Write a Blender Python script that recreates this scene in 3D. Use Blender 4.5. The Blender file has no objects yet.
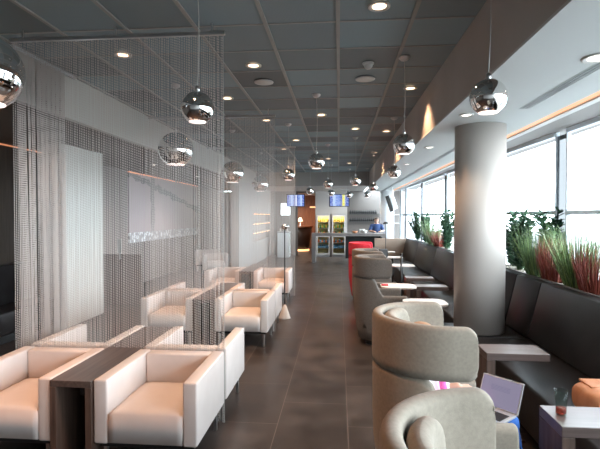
import bpy, bmesh, math, random
from mathutils import Vector, Matrix, noise
random.seed(7)
S = bpy.context.scene
C = S.collection
PI = math.pi

# ---------------------------------------------------------------- camera
cd = bpy.data.cameras.new('camera'); cam = bpy.data.objects.new('camera', cd); C.objects.link(cam)
cd.sensor_width = 36; cd.lens = 27.0; cd.clip_start = .05; cd.clip_end = 400
cam.location = (0, 0, 1.76)
cam.rotation_euler = (PI/2 - math.atan(8.5/450), 0, math.atan(39/450))
S.camera = cam
# ---------------------------------------------------------------- sky, exposure
w = bpy.data.worlds.new('sky'); S.world = w; w.use_nodes = True
bg = w.node_tree.nodes['Background']
bg.inputs[0].default_value = (.78, .91, 1.0, 1); bg.inputs[1].default_value = 14.5
S.view_settings.view_transform = 'Standard'; S.view_settings.look = 'None'
S.view_settings.exposure = 0.32; S.view_settings.gamma = 1.0; S.view_settings.use_curve_mapping = False
LAMP = 3.0      # strength of the room's own downlights

def portal(y0, y1, x, z0, z1):
    l = bpy.data.lights.new('window_portal', 'AREA'); l.shape = 'RECTANGLE'; l.size = y1-y0; l.size_y = z1-z0
    l.cycles.is_portal = True
    o = bpy.data.objects.new('window_portal', l); C.objects.link(o)
    o.location = (x, (y0+y1)/2, (z0+z1)/2)
    o.rotation_euler = (PI/2, 0, PI/2)      # -Z of the lamp looks to -X
    return o
portal(-3, 17, 2.95, 1.0, 2.85)

# ---------------------------------------------------------------- materials
def mat(name, col, rough=.6, metal=0, emit=None, es=0, spec=None, trans=0, ior=1.45, alpha=1, coat=0, sheen=0):
    m = bpy.data.materials.new(name); m.use_nodes = True
    b = m.node_tree.nodes['Principled BSDF']
    b.inputs['Base Color'].default_value = (*col, 1); b.inputs['Roughness'].default_value = rough
    b.inputs['Metallic'].default_value = metal
    if emit: b.inputs['Emission Color'].default_value = (*emit, 1); b.inputs['Emission Strength'].default_value = es
    if spec is not None: b.inputs['Specular IOR Level'].default_value = spec
    b.inputs['Transmission Weight'].default_value = trans; b.inputs['IOR'].default_value = ior
    b.inputs['Alpha'].default_value = alpha; b.inputs['Coat Weight'].default_value = coat
    b.inputs['Sheen Weight'].default_value = sheen
    return m
def nodes(m):
    nt = m.node_tree; return nt, nt.nodes['Principled BSDF']
def add(nt, t, **kw):
    n = nt.nodes.new(t)
    for k, v in kw.items(): setattr(n, k, v)
    return n
def mth(nt, op, a, b=None, c=None):
    n = nt.nodes.new('ShaderNodeMath'); n.operation = op
    for i, v in enumerate((a, b, c)):
        if v is None: continue
        if isinstance(v, (int, float)): n.inputs[i].default_value = v
        else: nt.links.new(v, n.inputs[i])
    return n.outputs[0]
def ramp(nt, fac, stops):
    r = nt.nodes.new('ShaderNodeValToRGB')
    e = r.color_ramp.elements
    e[0].position = stops[0][0]; e[0].color = (*stops[0][1], 1)
    e[1].position = stops[-1][0]; e[1].color = (*stops[-1][1], 1)
    for p, c in stops[1:-1]:
        x = e.new(p); x.color = (*c, 1)
    nt.links.new(fac, r.inputs[0]); return r.outputs[0]
def noisy(m, c0, c1, scale=(5, 5, 5), detail=4, bump=0, coords='Object', bscale=None):
    nt, b = nodes(m)
    tc = add(nt, 'ShaderNodeTexCoord'); mp = add(nt, 'ShaderNodeMapping'); mp.inputs['Scale'].default_value = scale
    nt.links.new(tc.outputs[coords], mp.inputs[0])
    n = add(nt, 'ShaderNodeTexNoise'); n.inputs['Scale'].default_value = 1; n.inputs['Detail'].default_value = detail
    nt.links.new(mp.outputs[0], n.inputs['Vector'])
    nt.links.new(ramp(nt, n.outputs['Fac'], [(.3, c0), (.7, c1)]), b.inputs['Base Color'])
    if bump:
        n2 = n
        if bscale:
            n2 = add(nt, 'ShaderNodeTexNoise'); n2.inputs['Scale'].default_value = bscale; nt.links.new(tc.outputs[coords], n2.inputs['Vector'])
        bp = add(nt, 'ShaderNodeBump'); bp.inputs['Strength'].default_value = bump; bp.inputs['Distance'].default_value = .002
        nt.links.new(n2.outputs['Fac'], bp.inputs['Height']); nt.links.new(bp.outputs[0], b.inputs['Normal'])
    return m

def floor_mat():
    m = mat('stone_floor_tiles', (.07, .06, .055), .36); nt, b = nodes(m)
    g = add(nt, 'ShaderNodeNewGeometry'); s = add(nt, 'ShaderNodeSeparateXYZ'); nt.links.new(g.outputs['Position'], s.inputs[0])
    u = mth(nt, 'DIVIDE', mth(nt, 'SUBTRACT', s.outputs[0], .075), .59)
    r = mth(nt, 'FLOOR', u); fu = mth(nt, 'FRACT', u)
    off = mth(nt, 'MULTIPLY', mth(nt, 'MODULO', mth(nt, 'ADD', r, 100), 2), .5)
    v = mth(nt, 'ADD', mth(nt, 'DIVIDE', mth(nt, 'SUBTRACT', s.outputs[1], 3.75), .9), off)
    fv = mth(nt, 'FRACT', v); rv = mth(nt, 'FLOOR', v)
    gu = mth(nt, 'ABSOLUTE', mth(nt, 'SUBTRACT', mth(nt, 'ABSOLUTE', mth(nt, 'SUBTRACT', fu, .5)), .5))
    gv = mth(nt, 'ABSOLUTE', mth(nt, 'SUBTRACT', mth(nt, 'ABSOLUTE', mth(nt, 'SUBTRACT', fv, .5)), .5))
    line = mth(nt, 'MAXIMUM', mth(nt, 'LESS_THAN', gu, .0055), mth(nt, 'LESS_THAN', gv, .0030))
    cb = add(nt, 'ShaderNodeCombineXYZ'); nt.links.new(r, cb.inputs[0]); nt.links.new(rv, cb.inputs[1])
    wn = add(nt, 'ShaderNodeTexWhiteNoise', noise_dimensions='2D'); nt.links.new(cb.outputs[0], wn.inputs[0])
    n = add(nt, 'ShaderNodeTexNoise'); n.inputs['Scale'].default_value = 3.2; n.inputs['Detail'].default_value = 7
    nt.links.new(g.outputs['Position'], n.inputs['Vector'])
    f = mth(nt, 'ADD', mth(nt, 'MULTIPLY', n.outputs['Fac'], .8), mth(nt, 'MULTIPLY', wn.outputs['Value'], .2))
    col = ramp(nt, f, [(.3, (.026, .021, .019)), (.55, (.050, .041, .037)), (.8, (.090, .072, .064))])
    mx = add(nt, 'ShaderNodeMix', data_type='RGBA'); nt.links.new(line, mx.inputs[0])
    nt.links.new(col, mx.inputs[6]); mx.inputs[7].default_value = (.14, .115, .10, 1)
    nt.links.new(mx.outputs[2], b.inputs['Base Color'])
    nt.links.new(mth(nt, 'ADD', mth(nt, 'MULTIPLY', n.outputs['Fac'], .22), .22), b.inputs['Roughness'])
    return m
def ceiling_mat():
    m = mat('metal_mesh_ceiling', (.1, .1, .1), .55, .0); nt, b = nodes(m)
    g = add(nt, 'ShaderNodeNewGeometry'); s = add(nt, 'ShaderNodeSeparateXYZ'); nt.links.new(g.outputs['Position'], s.inputs[0])
    ru = mth(nt, 'FLOOR', mth(nt, 'DIVIDE', mth(nt, 'ADD', s.outputs[0], .01), .6))
    rv = mth(nt, 'FLOOR', mth(nt, 'DIVIDE', mth(nt, 'SUBTRACT', s.outputs[1], 3.74), .6))
    cb = add(nt, 'ShaderNodeCombineXYZ'); nt.links.new(ru, cb.inputs[0]); nt.links.new(rv, cb.inputs[1])
    wn = add(nt, 'ShaderNodeTexWhiteNoise', noise_dimensions='2D'); nt.links.new(cb.outputs[0], wn.inputs[0])
    col = ramp(nt, wn.outputs['Value'], [(0, (.14, .15, .15)), (.4, (.20, .245, .26)), (1, (.25, .33, .36))])
    ck = add(nt, 'ShaderNodeTexWave'); ck.inputs['Scale'].default_value = 28; nt.links.new(g.outputs['Position'], ck.inputs['Vector'])
    bp = add(nt, 'ShaderNodeBump'); bp.inputs['Strength'].default_value = .25; bp.inputs['Distance'].default_value = .002
    nt.links.new(ck.outputs['Fac'], bp.inputs['Height']); nt.links.new(bp.outputs[0], b.inputs['Normal'])
    nt.links.new(col, b.inputs['Base Color']); return m
def wood_mat(name, c0, c1, axis='Z', rough=.4):
    sc = {'Z': (38, 38, 2.2), 'Y': (38, 2.2, 38), 'X': (2.2, 38, 38)}[axis]
    return noisy(mat(name, c0, rough), c0, c1, sc, 6)

M = {}
M['floor'] = floor_mat(); M['ceil'] = ceiling_mat()
M['grid'] = mat('ceiling_grid_metal', (.33, .32, .30), .5)
M['soffit'] = mat('pale_painted_soffit', (.56, .58, .57), .7)
M['taupe'] = noisy(mat('taupe_paint', (.2, .17, .15), .6), (.42, .375, .345), (.48, .425, .395), (2, 2, 2), 2)
M['softwhite'] = mat('off_white_paint', (.62, .61, .58), .6)
M['column'] = mat('satin_column_paint', (.52, .47, .43), .38)
M['blind'] = mat('shaded_blind_box', (.24, .22, .205), .6)  # shade under the blind box put into the colour
M['leftband'] = mat('grey_fascia_paint', (.50, .49, .45), .7)
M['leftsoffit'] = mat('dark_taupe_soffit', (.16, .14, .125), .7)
M['leather'] = noisy(mat('white_leather', (.72, .66, .62), .42), (.62, .56, .53), (.66, .605, .575), (6, 6, 6), 3, .12, bscale=90)
M['blacklth'] = noisy(mat('black_leather', (.02, .018, .018), .36, spec=.4), (.010, .009, .0095), (.018, .016, .0165), (6, 6, 6), 3, .25, bscale=60)
M['fabric'] = noisy(mat('beige_wool_fabric', (.34, .31, .27), 0.95, sheen=.08), (.228, .196, .155), (.272, .235, .188), (60, 60, 60), 3, .3, bscale=350)
M['greyfab'] = noisy(mat('grey_taupe_fabric', (.15, .13, .115), .9), (.13, .112, .098), (.18, .155, .135), (60, 60, 60), 3, .4, bscale=350)
M['red'] = noisy(mat('red_fabric', (.55, .03, .05), .8), (.5, .02, .04), (.62, .035, .06), (50, 50, 50), 3)
M['walnut'] = wood_mat('dark_walnut', (.055, .034, .026), (.13, .082, .062), 'Z', .55)
M['walnuttop'] = wood_mat('dark_walnut_top', (.06, .042, .036), (.12, .088, .075), 'Y', .28)
M['walnutx'] = wood_mat('walnut_cross_grain', (.09, .065, .056), (.125, .09, .082), 'X', .3)
M['black'] = mat('black_matt', (.012, .012, .012), .5)
M['darkgrey'] = mat('dark_grey', (.06, .058, .058), .6)
M['steel'] = mat('brushed_steel', (.6, .6, .6), .28, 1)
M['chrome'] = mat('mirror_chrome', (.80, .79, .78), .03, 1)
M['cable'] = mat('clear_cable', (.5, .5, .48), .4)
M['tablewhite'] = mat('white_laminate', (.74, .68, .64), .35)
M['wallgrey'] = noisy(mat('grey_wall', (.33, .31, .29), .7), (.31, .29, .27), (.35, .33, .31), (1, 1, 1), 2)
M['loungewall'] = mat('brown_grey_lounge_wall', (.20, .165, .155), .6)
M['wallpale'] = mat('pale_wall', (.46, .44, .42), .7)
M['walldark'] = mat('charcoal_wall', (.13, .115, .105), .6)
M['brownwall'] = wood_mat('dark_brown_veneer', (.045, .032, .024), (.075, .055, .042), 'Z', .5)
M['whitepanel'] = wood_mat('white_grained_panel', (.60, .60, .55), (.72, .715, .67), 'Z', .5)
M['orangewood'] = wood_mat('warm_slatted_wood', (.12, .045, .02), (.24, .095, .04), 'Z', .5)
M['mullion'] = mat('pale_blue_aluminium', (.66, .73, .80), .4, 0)
M['winwhite'] = mat('window_wall_white', (.75, .78, .8), .5)
M['stone'] = noisy(mat('beige_pebbles', (.5, .45, .38), .8), (.20, .175, .14), (.42, .38, .33), (25, 25, 25), 4, .8)
M['planter'] = mat('planter_edge_metal', (.2, .19, .18), .4, .4)
M['glass'] = mat('clear_glass', (1, 1, 1), .0, trans=1, ior=1.45)
M['drink'] = mat('red_drink', (.6, .08, .05), .1, trans=.6)
M['tan'] = noisy(mat('tan_leather_bag', (.55, .22, .10), .55), (.42, .15, .06), (.62, .27, .13), (9, 9, 9), 4)
M['blue'] = mat('blue_denim', (.02, .10, .36), .8)
M['navy'] = mat('navy_shirt', (.03, .06, .16), .8)
M['pinkwhite'] = mat('white_shirt', (.75, .72, .74), .8)
M['pink'] = mat('pink_scarf', (.85, .12, .38), .8)
M['skin'] = mat('skin', (.55, .32, .23), .5)
M['hairlt'] = mat('light_brown_hair', (.35, .20, .11), .6)
M['hairgrey'] = mat('grey_brown_hair', (.13, .09, .07), .7)
M['covetint'] = mat('orange_cove_glow', (.70, .33, .13), .6)  # slot top, the orange glow put into its colour
M['silver'] = mat('silver_plastic', (.4, .4, .41), .35, .4)
M['eye'] = mat('eye_dark', (.02, .02, .02), .3)
M['lip'] = mat('lip', (.45, .17, .14), .5)
M['softled'] = mat('dim_warm_led', (1, .5, .3), .5, emit=(1, .36, .16), es=.40)
M['coveglow'] = mat('cove_glow', (.7, .4, .2), .5, emit=(1, .32, .08), es=.42)  # glow of the lit slot painted as emission
M['warmled'] = mat('warm_led', (1, .6, .3), .5, emit=(1, .48, .2), es=2.2)
M['lampwarm'] = mat('lamp_warm', (1, .9, .8), .5, emit=(1, .66, .42), es=3.0)
M['lampwhite'] = mat('lamp_white', (1, 1, 1), .5, emit=(1, .9, .8), es=4)
M['ballglow'] = mat('pendant_glow', (1, .9, .85), .5, emit=(1, .84, .78), es=1.1)
M['fridgeglow'] = mat('fridge_light', (1, 1, .8), .5, emit=(1, .82, .38), es=1.0)
M['whiteplastic'] = mat('white_plastic', (.6, .6, .6), .5)
M['amber'] = mat('amber_glass', (.5, .3, .03), .2)
M['greenb'] = mat('green_bottle', (.08, .25, .04), .2)
M['bluebox'] = mat('blue_pack', (.10, .24, .36), .5)
M['orangepack'] = mat('orange_pack', (.6, .16, .03), .5)
M['brightwin'] = mat('daylit_opening', (1, 1, 1), .5, emit=(.9, .97, 1), es=2.5)
M['ground'] = mat('dark_asphalt_apron', (.16, .16, .16), .9)

def window_glass():
    m = bpy.data.materials.new('window_glass'); m.use_nodes = True; nt = m.node_tree
    for n in list(nt.nodes):
        if n.type != 'OUTPUT_MATERIAL': nt.nodes.remove(n)
    out = nt.nodes['Material Output']
    t = add(nt, 'ShaderNodeBsdfTransparent'); g = add(nt, 'ShaderNodeBsdfGlossy'); g.inputs['Roughness'].default_value = .02
    f = add(nt, 'ShaderNodeFresnel'); f.inputs['IOR'].default_value = 1.3
    mx = add(nt, 'ShaderNodeMixShader'); ge = add(nt, 'ShaderNodeNewGeometry')
    nt.links.new(mth(nt, 'MULTIPLY', mth(nt, 'MULTIPLY', f.outputs[0], .5), mth(nt, 'SUBTRACT', 1, ge.outputs['Backfacing'])), mx.inputs[0]); nt.links.new(t.outputs[0], mx.inputs[1]); nt.links.new(g.outputs[0], mx.inputs[2])
    nt.links.new(mx.outputs[0], out.inputs[0]); return m
M['winglass'] = window_glass()
M['frosted'] = M['winglass'].copy(); M['frosted'].name = 'frosted_glass'
M['frosted'].node_tree.nodes['Transparent BSDF'].inputs[0].default_value = (.235, .235, .235, 1)
M['tumbler'] = M['winglass'].copy(); M['tumbler'].name = 'tumbler_glass'
M['tumbler'].node_tree.nodes['Transparent BSDF'].inputs[0].default_value = (.82, .86, .84, 1)
def chain_mat():
    m = mat('beaded_metal_chain', (.50, .445, .41), .45, .1); nt, b = nodes(m)
    g = add(nt, 'ShaderNodeNewGeometry'); s = add(nt, 'ShaderNodeSeparateXYZ'); nt.links.new(g.outputs['Position'], s.inputs[0])
    ph = mth(nt, 'ADD', mth(nt, 'MULTIPLY', s.outputs[2], 2*PI/.021), mth(nt, 'MULTIPLY', s.outputs[0], 103.0))
    sn = mth(nt, 'GREATER_THAN', mth(nt, 'SINE', ph), -.40)
    nt.links.new(sn, b.inputs['Alpha']); return m
M['chain'] = chain_mat()
def mural_mat():
    m = mat('printed_mural', (.45, .38, .40), .6); nt, b = nodes(m)
    g = add(nt, 'ShaderNodeNewGeometry'); s = add(nt, 'ShaderNodeSeparateXYZ'); nt.links.new(g.outputs['Position'], s.inputs[0])
    y, z = s.outputs[1], s.outputs[2]
    n = add(nt, 'ShaderNodeTexNoise'); n.inputs['Scale'].default_value = 3; n.inputs['Detail'].default_value = 5; nt.links.new(g.outputs['Position'], n.inputs['Vector'])
    wob = mth(nt, 'MULTIPLY', mth(nt, 'SUBTRACT', n.outputs['Fac'], .5), .35)
    # a sinuous grey branch running down to the right
    c = mth(nt, 'ADD', mth(nt, 'SUBTRACT', 2.62, mth(nt, 'MULTIPLY', mth(nt, 'SUBTRACT', y, 12.0), .155)), wob)
    d = mth(nt, 'ABSOLUTE', mth(nt, 'SUBTRACT', z, c))
    br = mth(nt, 'LESS_THAN', d, .085)
    d2 = mth(nt, 'ABSOLUTE', mth(nt, 'ADD', mth(nt, 'SUBTRACT', y, 12.1), wob)); tr = mth(nt, 'LESS_THAN', d2, .12)
    k = mth(nt, 'MULTIPLY', mth(nt, 'MAXIMUM', br, tr), .75)
    mx = add(nt, 'ShaderNodeMix', data_type='RGBA'); nt.links.new(k, mx.inputs[0])
    mx.inputs[6].default_value = (.50, .41, .42, 1); mx.inputs[7].default_value = (.19, .19, .19, 1)
    nt.links.new(mx.outputs[2], b.inputs['Base Color']); return m
M['mural'] = mural_mat()
def mottled():
    m = mat('white_scrollwork', (.8, .8, .8), .5); nt, b = nodes(m)
    g = add(nt, 'ShaderNodeNewGeometry'); v = add(nt, 'ShaderNodeTexVoronoi'); v.inputs['Scale'].default_value = 9; nt.links.new(g.outputs['Position'], v.inputs['Vector'])
    nt.links.new(ramp(nt, v.outputs['Distance'], [(.25, (.85, .85, .86)), (.6, (.40, .38, .39))]), b.inputs['Base Color']); return m
M['scroll'] = mottled()
def leaf_mat(name, a, b_):
    m = mat(name, a, .45); nt, b = nodes(m)
    oi = add(nt, 'ShaderNodeNewGeometry')
    nt.links.new(ramp(nt, oi.outputs['Random Per Island'], [(0, a), (.6, tuple((p+q)*.42 for p, q in zip(a, b_))), (1, b_)]), b.inputs['Base Color'])
    b.inputs['Subsurface Weight'].default_value = 0
    return m
M['leaf'] = leaf_mat('dark_green_leaf', (.025, .075, .045), (.09, .19, .10))
M['grass'] = leaf_mat('green_grass_blade', (.06, .13, .06), (.34, .46, .17))
M['redgrass'] = leaf_mat('rust_red_blade', (.16, .03, .025), (.42, .11, .07))
M['stem'] = mat('green_stem', (.06, .13, .04), .6)

def screen_mat(name, bars):
    # departure board: columns of blue text rows
    m = mat(name, (.0, .0, .0), .2); nt, b = nodes(m)
    tc = add(nt, 'ShaderNodeTexCoord'); s = add(nt, 'ShaderNodeSeparateXYZ'); nt.links.new(tc.outputs['Generated'], s.inputs[0])
    x, z = s.outputs[0], s.outputs[2]
    rows = mth(nt, 'GREATER_THAN', mth(nt, 'FRACT', mth(nt, 'MULTIPLY', z, 14)), .35)
    wn = add(nt, 'ShaderNodeTexWhiteNoise', noise_dimensions='2D'); cb = add(nt, 'ShaderNodeCombineXYZ')
    nt.links.new(mth(nt, 'FLOOR', mth(nt, 'MULTIPLY', x, 46)), cb.inputs[0]); nt.links.new(mth(nt, 'FLOOR', mth(nt, 'MULTIPLY', z, 14)), cb.inputs[1]); nt.links.new(cb.outputs[0], wn.inputs[0])
    txt = mth(nt, 'MULTIPLY', rows, mth(nt, 'MULTIPLY', mth(nt, 'GREATER_THAN', wn.outputs['Value'], .45), .45))
    r = nt.nodes.new('ShaderNodeValToRGB'); r.color_ramp.interpolation = 'CONSTANT'
    e = r.color_ramp.elements; e[0].position = 0; e[0].color = (*bars[0][1], 1); e[1].position = bars[1][0]; e[1].color = (*bars[1][1], 1)
    for p, c in bars[2:]:
        q = e.new(p); q.color = (*c, 1)
    nt.links.new(x, r.inputs[0])
    mx = add(nt, 'ShaderNodeMix', data_type='RGBA'); nt.links.new(txt, mx.inputs[0]); nt.links.new(r.outputs[0], mx.inputs[6]); mx.inputs[7].default_value = (.8, .88, 1, 1)
    nt.links.new(mx.outputs[2], b.inputs['Emission Color']); b.inputs['Emission Strength'].default_value = .9
    return m
BL = (.06, .12, .50); BL2 = (.17, .29, .72); PALE = (.42, .58, .90)
M['board1'] = screen_mat('departure_board_blue', [(0, BL), (.12, BL2), (.22, PALE), (.34, BL2), (.42, BL), (.5, (.95, .97, 1)), (.56, BL), (.68, BL2), (.78, PALE), (.88, BL)])
M['board2'] = screen_mat('departure_board_mixed', [(0, BL), (.15, PALE), (.3, BL2), (.38, BL2), (.52, BL), (.62, (.12, .15, .4)), (.66, (.85, .80, .10)), (.76, (.7, .72, .35)), (.82, BL)])
def laptop_screen():
    m = mat('laptop_display', (.0, .0, .0), .25); nt, b = nodes(m)
    tc = add(nt, 'ShaderNodeTexCoord'); s = add(nt, 'ShaderNodeSeparateXYZ'); nt.links.new(tc.outputs['Generated'], s.inputs[0])
    x, y = s.outputs[1], s.outputs[2]
    inx = mth(nt, 'LESS_THAN', mth(nt, 'ABSOLUTE', mth(nt, 'SUBTRACT', x, .5)), .25)
    iny = mth(nt, 'LESS_THAN', mth(nt, 'ABSOLUTE', mth(nt, 'SUBTRACT', y, .66)), .10)
    rows = mth(nt, 'GREATER_THAN', mth(nt, 'FRACT', mth(nt, 'MULTIPLY', y, 22)), .6)
    k = mth(nt, 'MULTIPLY', mth(nt, 'MULTIPLY', inx, iny), mth(nt, 'MULTIPLY', rows, .5))
    mx = add(nt, 'ShaderNodeMix', data_type='RGBA'); nt.links.new(k, mx.inputs[0]); mx.inputs[6].default_value = (.32, .29, .42, 1); mx.inputs[7].default_value = (.15, .15, .3, 1)
    nt.links.new(mx.outputs[2], b.inputs['Emission Color']); b.inputs['Emission Strength'].default_value = .62
    return m
M['laptopscreen'] = laptop_screen()

# ---------------------------------------------------------------- mesh helpers
def thing(name, label, cat, loc=(0, 0, 0), rz=0, group=None):
    o = bpy.data.objects.new(name, None); C.objects.link(o); o.empty_display_size = .1
    o.location = loc; o.rotation_euler = (0, 0, rz); o['label'] = label; o['category'] = cat
    if group: o['group'] = group
    return o
def tag(o, label, cat, group=None, kind=None):
    o['label'] = label; o['category'] = cat
    if group: o['group'] = group
    if kind: o['kind'] = kind
    return o
def obj(name, bm, m, parent=None, smooth=False, loc=None, rz=0):
    me = bpy.data.meshes.new(name); bmesh.ops.recalc_face_normals(bm, faces=bm.faces); bm.to_mesh(me); bm.free()
    if smooth:
        for p in me.polygons: p.use_smooth = True
    ms = m if isinstance(m, (list, tuple)) else [m]
    for x in ms: me.materials.append(x)
    o = bpy.data.objects.new(name, me); C.objects.link(o)
    if parent: o.parent = parent
    if loc: o.location = loc
    if rz: o.rotation_euler = (0, 0, rz)
    return o
def struct(name, bm, m, smooth=False):
    o = obj(name, bm, m, smooth=smooth); o['kind'] = 'structure'; return o
def dup(r0, loc, rz=None, label=None, group=None):
    r = r0.copy(); C.objects.link(r); r.location = loc
    if rz is not None: r.rotation_euler = (0, 0, rz)
    if label: r['label'] = label
    if group: r['group'] = group
    for ch in list(r0.children):
        c = ch.copy(); C.objects.link(c); c.parent = r
        for g in list(ch.children):
            d = g.copy(); C.objects.link(d); d.parent = c
    return r
def bx(x0, x1, y0, y1, z0, z1, bev=0, seg=2, bm=None, mi=0):
    n = bmesh.new()
    bmesh.ops.create_cube(n, size=1)
    for v in n.verts:
        v.co = Vector(((x0+x1)/2 + v.co.x*(x1-x0), (y0+y1)/2 + v.co.y*(y1-y0), (z0+z1)/2 + v.co.z*(z1-z0)))
    if bev: bmesh.ops.bevel(n, geom=list(n.edges), offset=bev, segments=seg, profile=.5, affect='EDGES')
    for f in n.faces: f.material_index = mi; f.smooth = False
    if bm is None: return n
    merge(bm, n); return bm
def merge(bm, n):
    me = bpy.data.meshes.new('t'); n.to_mesh(me); n.free(); bm.from_mesh(me); bpy.data.meshes.remove(me)
def tube(pts, rad, sides=8, bm=None, mi=0, cap=True):
    """tube through points; rad a number or list"""
    if bm is None: bm = bmesh.new()
    pts = [Vector(p) for p in pts]
    if not isinstance(rad, (list, tuple)): rad = [rad]*len(pts)
    rings = []
    for i, p in enumerate(pts):
        t = (pts[min(i+1, len(pts)-1)] - pts[max(i-1, 0)]).normalized()
        a = t.cross(Vector((0, 0, 1)) if abs(t.z) < .9 else Vector((1, 0, 0))).normalized(); b = t.cross(a)
        rings.append([bm.verts.new(p + (a*math.cos(k*2*PI/sides) + b*math.sin(k*2*PI/sides))*rad[i]) for k in range(sides)])
    fs = []
    for r0, r1 in zip(rings, rings[1:]):
        for k in range(sides): fs.append(bm.faces.new((r0[k], r0[(k+1) % sides], r1[(k+1) % sides], r1[k])))
    if cap: fs.append(bm.faces.new(rings[0][::-1])); fs.append(bm.faces.new(rings[-1]))
    for f in fs: f.material_index = mi
    return bm
def lathe(prof, seg=32, bm=None, c=(0, 0, 0), mi=0, sx=1, sy=1):
    if bm is None: bm = bmesh.new()
    rings = []
    for r, z in prof:
        if r < 1e-5: rings.append([bm.verts.new((c[0], c[1], c[2]+z))])
        else: rings.append([bm.verts.new((c[0]+sx*r*math.cos(k*2*PI/seg), c[1]+sy*r*math.sin(k*2*PI/seg), c[2]+z)) for k in range(seg)])
    for a, b in zip(rings, rings[1:]):
        for k in range(seg):
            k2 = (k+1) % seg
            if len(a) == 1 and len(b) == 1: break
            if len(a) == 1: f = bm.faces.new((a[0], b[k2], b[k]))
            elif len(b) == 1: f = bm.faces.new((a[k], a[k2], b[0]))
            else: f = bm.faces.new((a[k], a[k2], b[k2], b[k]))
            f.material_index = mi
    return bm
def poly_prism(pts, z0, z1, bev=0, seg=3):
    bm = bmesh.new()
    a = [bm.verts.new((x, y, z0)) for x, y in pts]; b = [bm.verts.new((x, y, z1)) for x, y in pts]
    n = len(pts); bm.faces.new(a[::-1]); top = bm.faces.new(b)
    for i in range(n): bm.faces.new((a[i], a[(i+1) % n], b[(i+1) % n], b[i]))
    if bev: bmesh.ops.bevel(bm, geom=list(top.edges), offset=bev, segments=seg, profile=.5, affect='EDGES')
    return bm
def rrect(x0, x1, y0, y1, r, n=6):
    pts = []
    for cx, cy, a in ((x1-r, y1-r, 0), (x0+r, y1-r, 90), (x0+r, y0+r, 180), (x1-r, y0+r, 270)):
        for k in range(n+1):
            t = math.radians(a + 90*k/n); pts.append((cx+r*math.cos(t), cy+r*math.sin(t)))
    return pts
def xzprism(pts, y0, y1, bev=0):
    """prism of an X-Z outline along Y"""
    bm = bmesh.new()
    a = [bm.verts.new((x, y0, z)) for x, z in pts]; b = [bm.verts.new((x, y1, z)) for x, z in pts]
    n = len(pts); bm.faces.new(a); bm.faces.new(b[::-1])
    for i in range(n): bm.faces.new((a[i], b[i], b[(i+1) % n], a[(i+1) % n]))
    if bev: bmesh.ops.bevel(bm, geom=list(bm.edges), offset=bev, segments=2, profile=.5, affect='EDGES')
    return bm

# ================================================================ THE ROOM
CZ = 3.36; SZ = 2.775; LZ = 2.88
Y0, Y1 = -3.0, 20.0
struct('floor', bx(-5.3, 2.95, Y0, 24.6, -.1, 0), M['floor'])
struct('ceiling', bx(-3.06, 1.09, Y0, 16.46, CZ, CZ+.1), M['ceil'])
g = bmesh.new()
for i in range(-5, 2): bx(-.01+.6*i-.016, -.01+.6*i+.016, Y0, 16.46, CZ-.012, CZ+.002, bm=g)
for k in range(-11, 22):
    y = 3.74+.6*k
    if Y0 < y < 16.4: bx(-3.05, 1.085, y-.009, y+.009, CZ-.007, CZ+.002, bm=g)
struct('trim_1', g, M['grid'])
# right beam face and the pale soffit beside the windows
struct('trim_2', bx(1.09, 1.16, Y0, 17.2, SZ+.02, CZ+.1), M['taupe'])
struct('ceiling_right', bx(1.09, 1.70, Y0, 18.8, SZ, SZ+.02), M['soffit'])
s_ = bmesh.new()      # soffit between the air slots and the cove
bx(1.70, 1.79, 4.45, 6.1, SZ, SZ+.02, bm=s_); bx(1.79, 2.10, Y0, 18.8, SZ, SZ+.02, bm=s_)
struct('ceiling_middle', s_, M['soffit'])
g = bmesh.new(); bx(1.70, 1.79, Y0, 4.45, SZ+.012, SZ+.03, bm=g); bx(1.70, 1.79, 6.1, 18.8, SZ+.012, SZ+.03, bm=g)
struct('trim_3', g, M['black'])
def vent(y0, y1, label):
    t = thing('air_vent', label, 'air vent', (1.745, y0, SZ), 0, 'linear air vents in the pale soffit')
    L = y1-y0
    obj('vent_frame', bx(.035, .044, 0, L, -.004, .012, bm=bx(-.044, -.035, 0, L, -.004, .012)), M['soffit'], t)
    for x in (-.016, .013): obj('vent_blade', bx(x, x+.008, 0, L, -.003, .011), M['silver'], t)
vent(Y0+.01, 4.44, 'long slot air vent in the pale soffit, in front of the near column')
vent(6.11, 18.5, 'long slot air vent in the pale soffit, running beyond the near column')
# cove slot, its glow painted as emission; pale strip; blind box with painted shade
struct('trim_4', bx(2.10, 2.21, Y0, 18.8, SZ+.03, SZ+.05), M['covetint'])
tag(obj('cove_light', bx(2.104, 2.206, Y0+.1, 18.4, SZ+.012, SZ+.027), M['coveglow']), 'emissive sheet for the warm orange glow in the ceiling cove along the windows', 'strip light')
struct('trim_5', bx(2.21, 2.29, Y0, 18.8, SZ-.002, SZ+.1), M['softwhite'])
struct('trim_6', bx(2.29, 2.95, Y0, 18.8, SZ, SZ+.1), M['blind'])
# left fascia and the lower ceiling of the side lounge
struct('trim_7', bx(-3.14, -3.06, Y0, 20, LZ-.01, CZ+.1), M['leftband'])
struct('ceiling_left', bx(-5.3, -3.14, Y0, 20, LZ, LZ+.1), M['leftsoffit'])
struct('ceiling_back', bx(-3.06, 1.09, 16.56, 24.6, 2.86, 2.96), M['wallpale'])
struct('trim_8', bx(-3.06, 1.09, 16.46, 16.56, 2.86, CZ+.1), M['wallgrey'])
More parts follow.
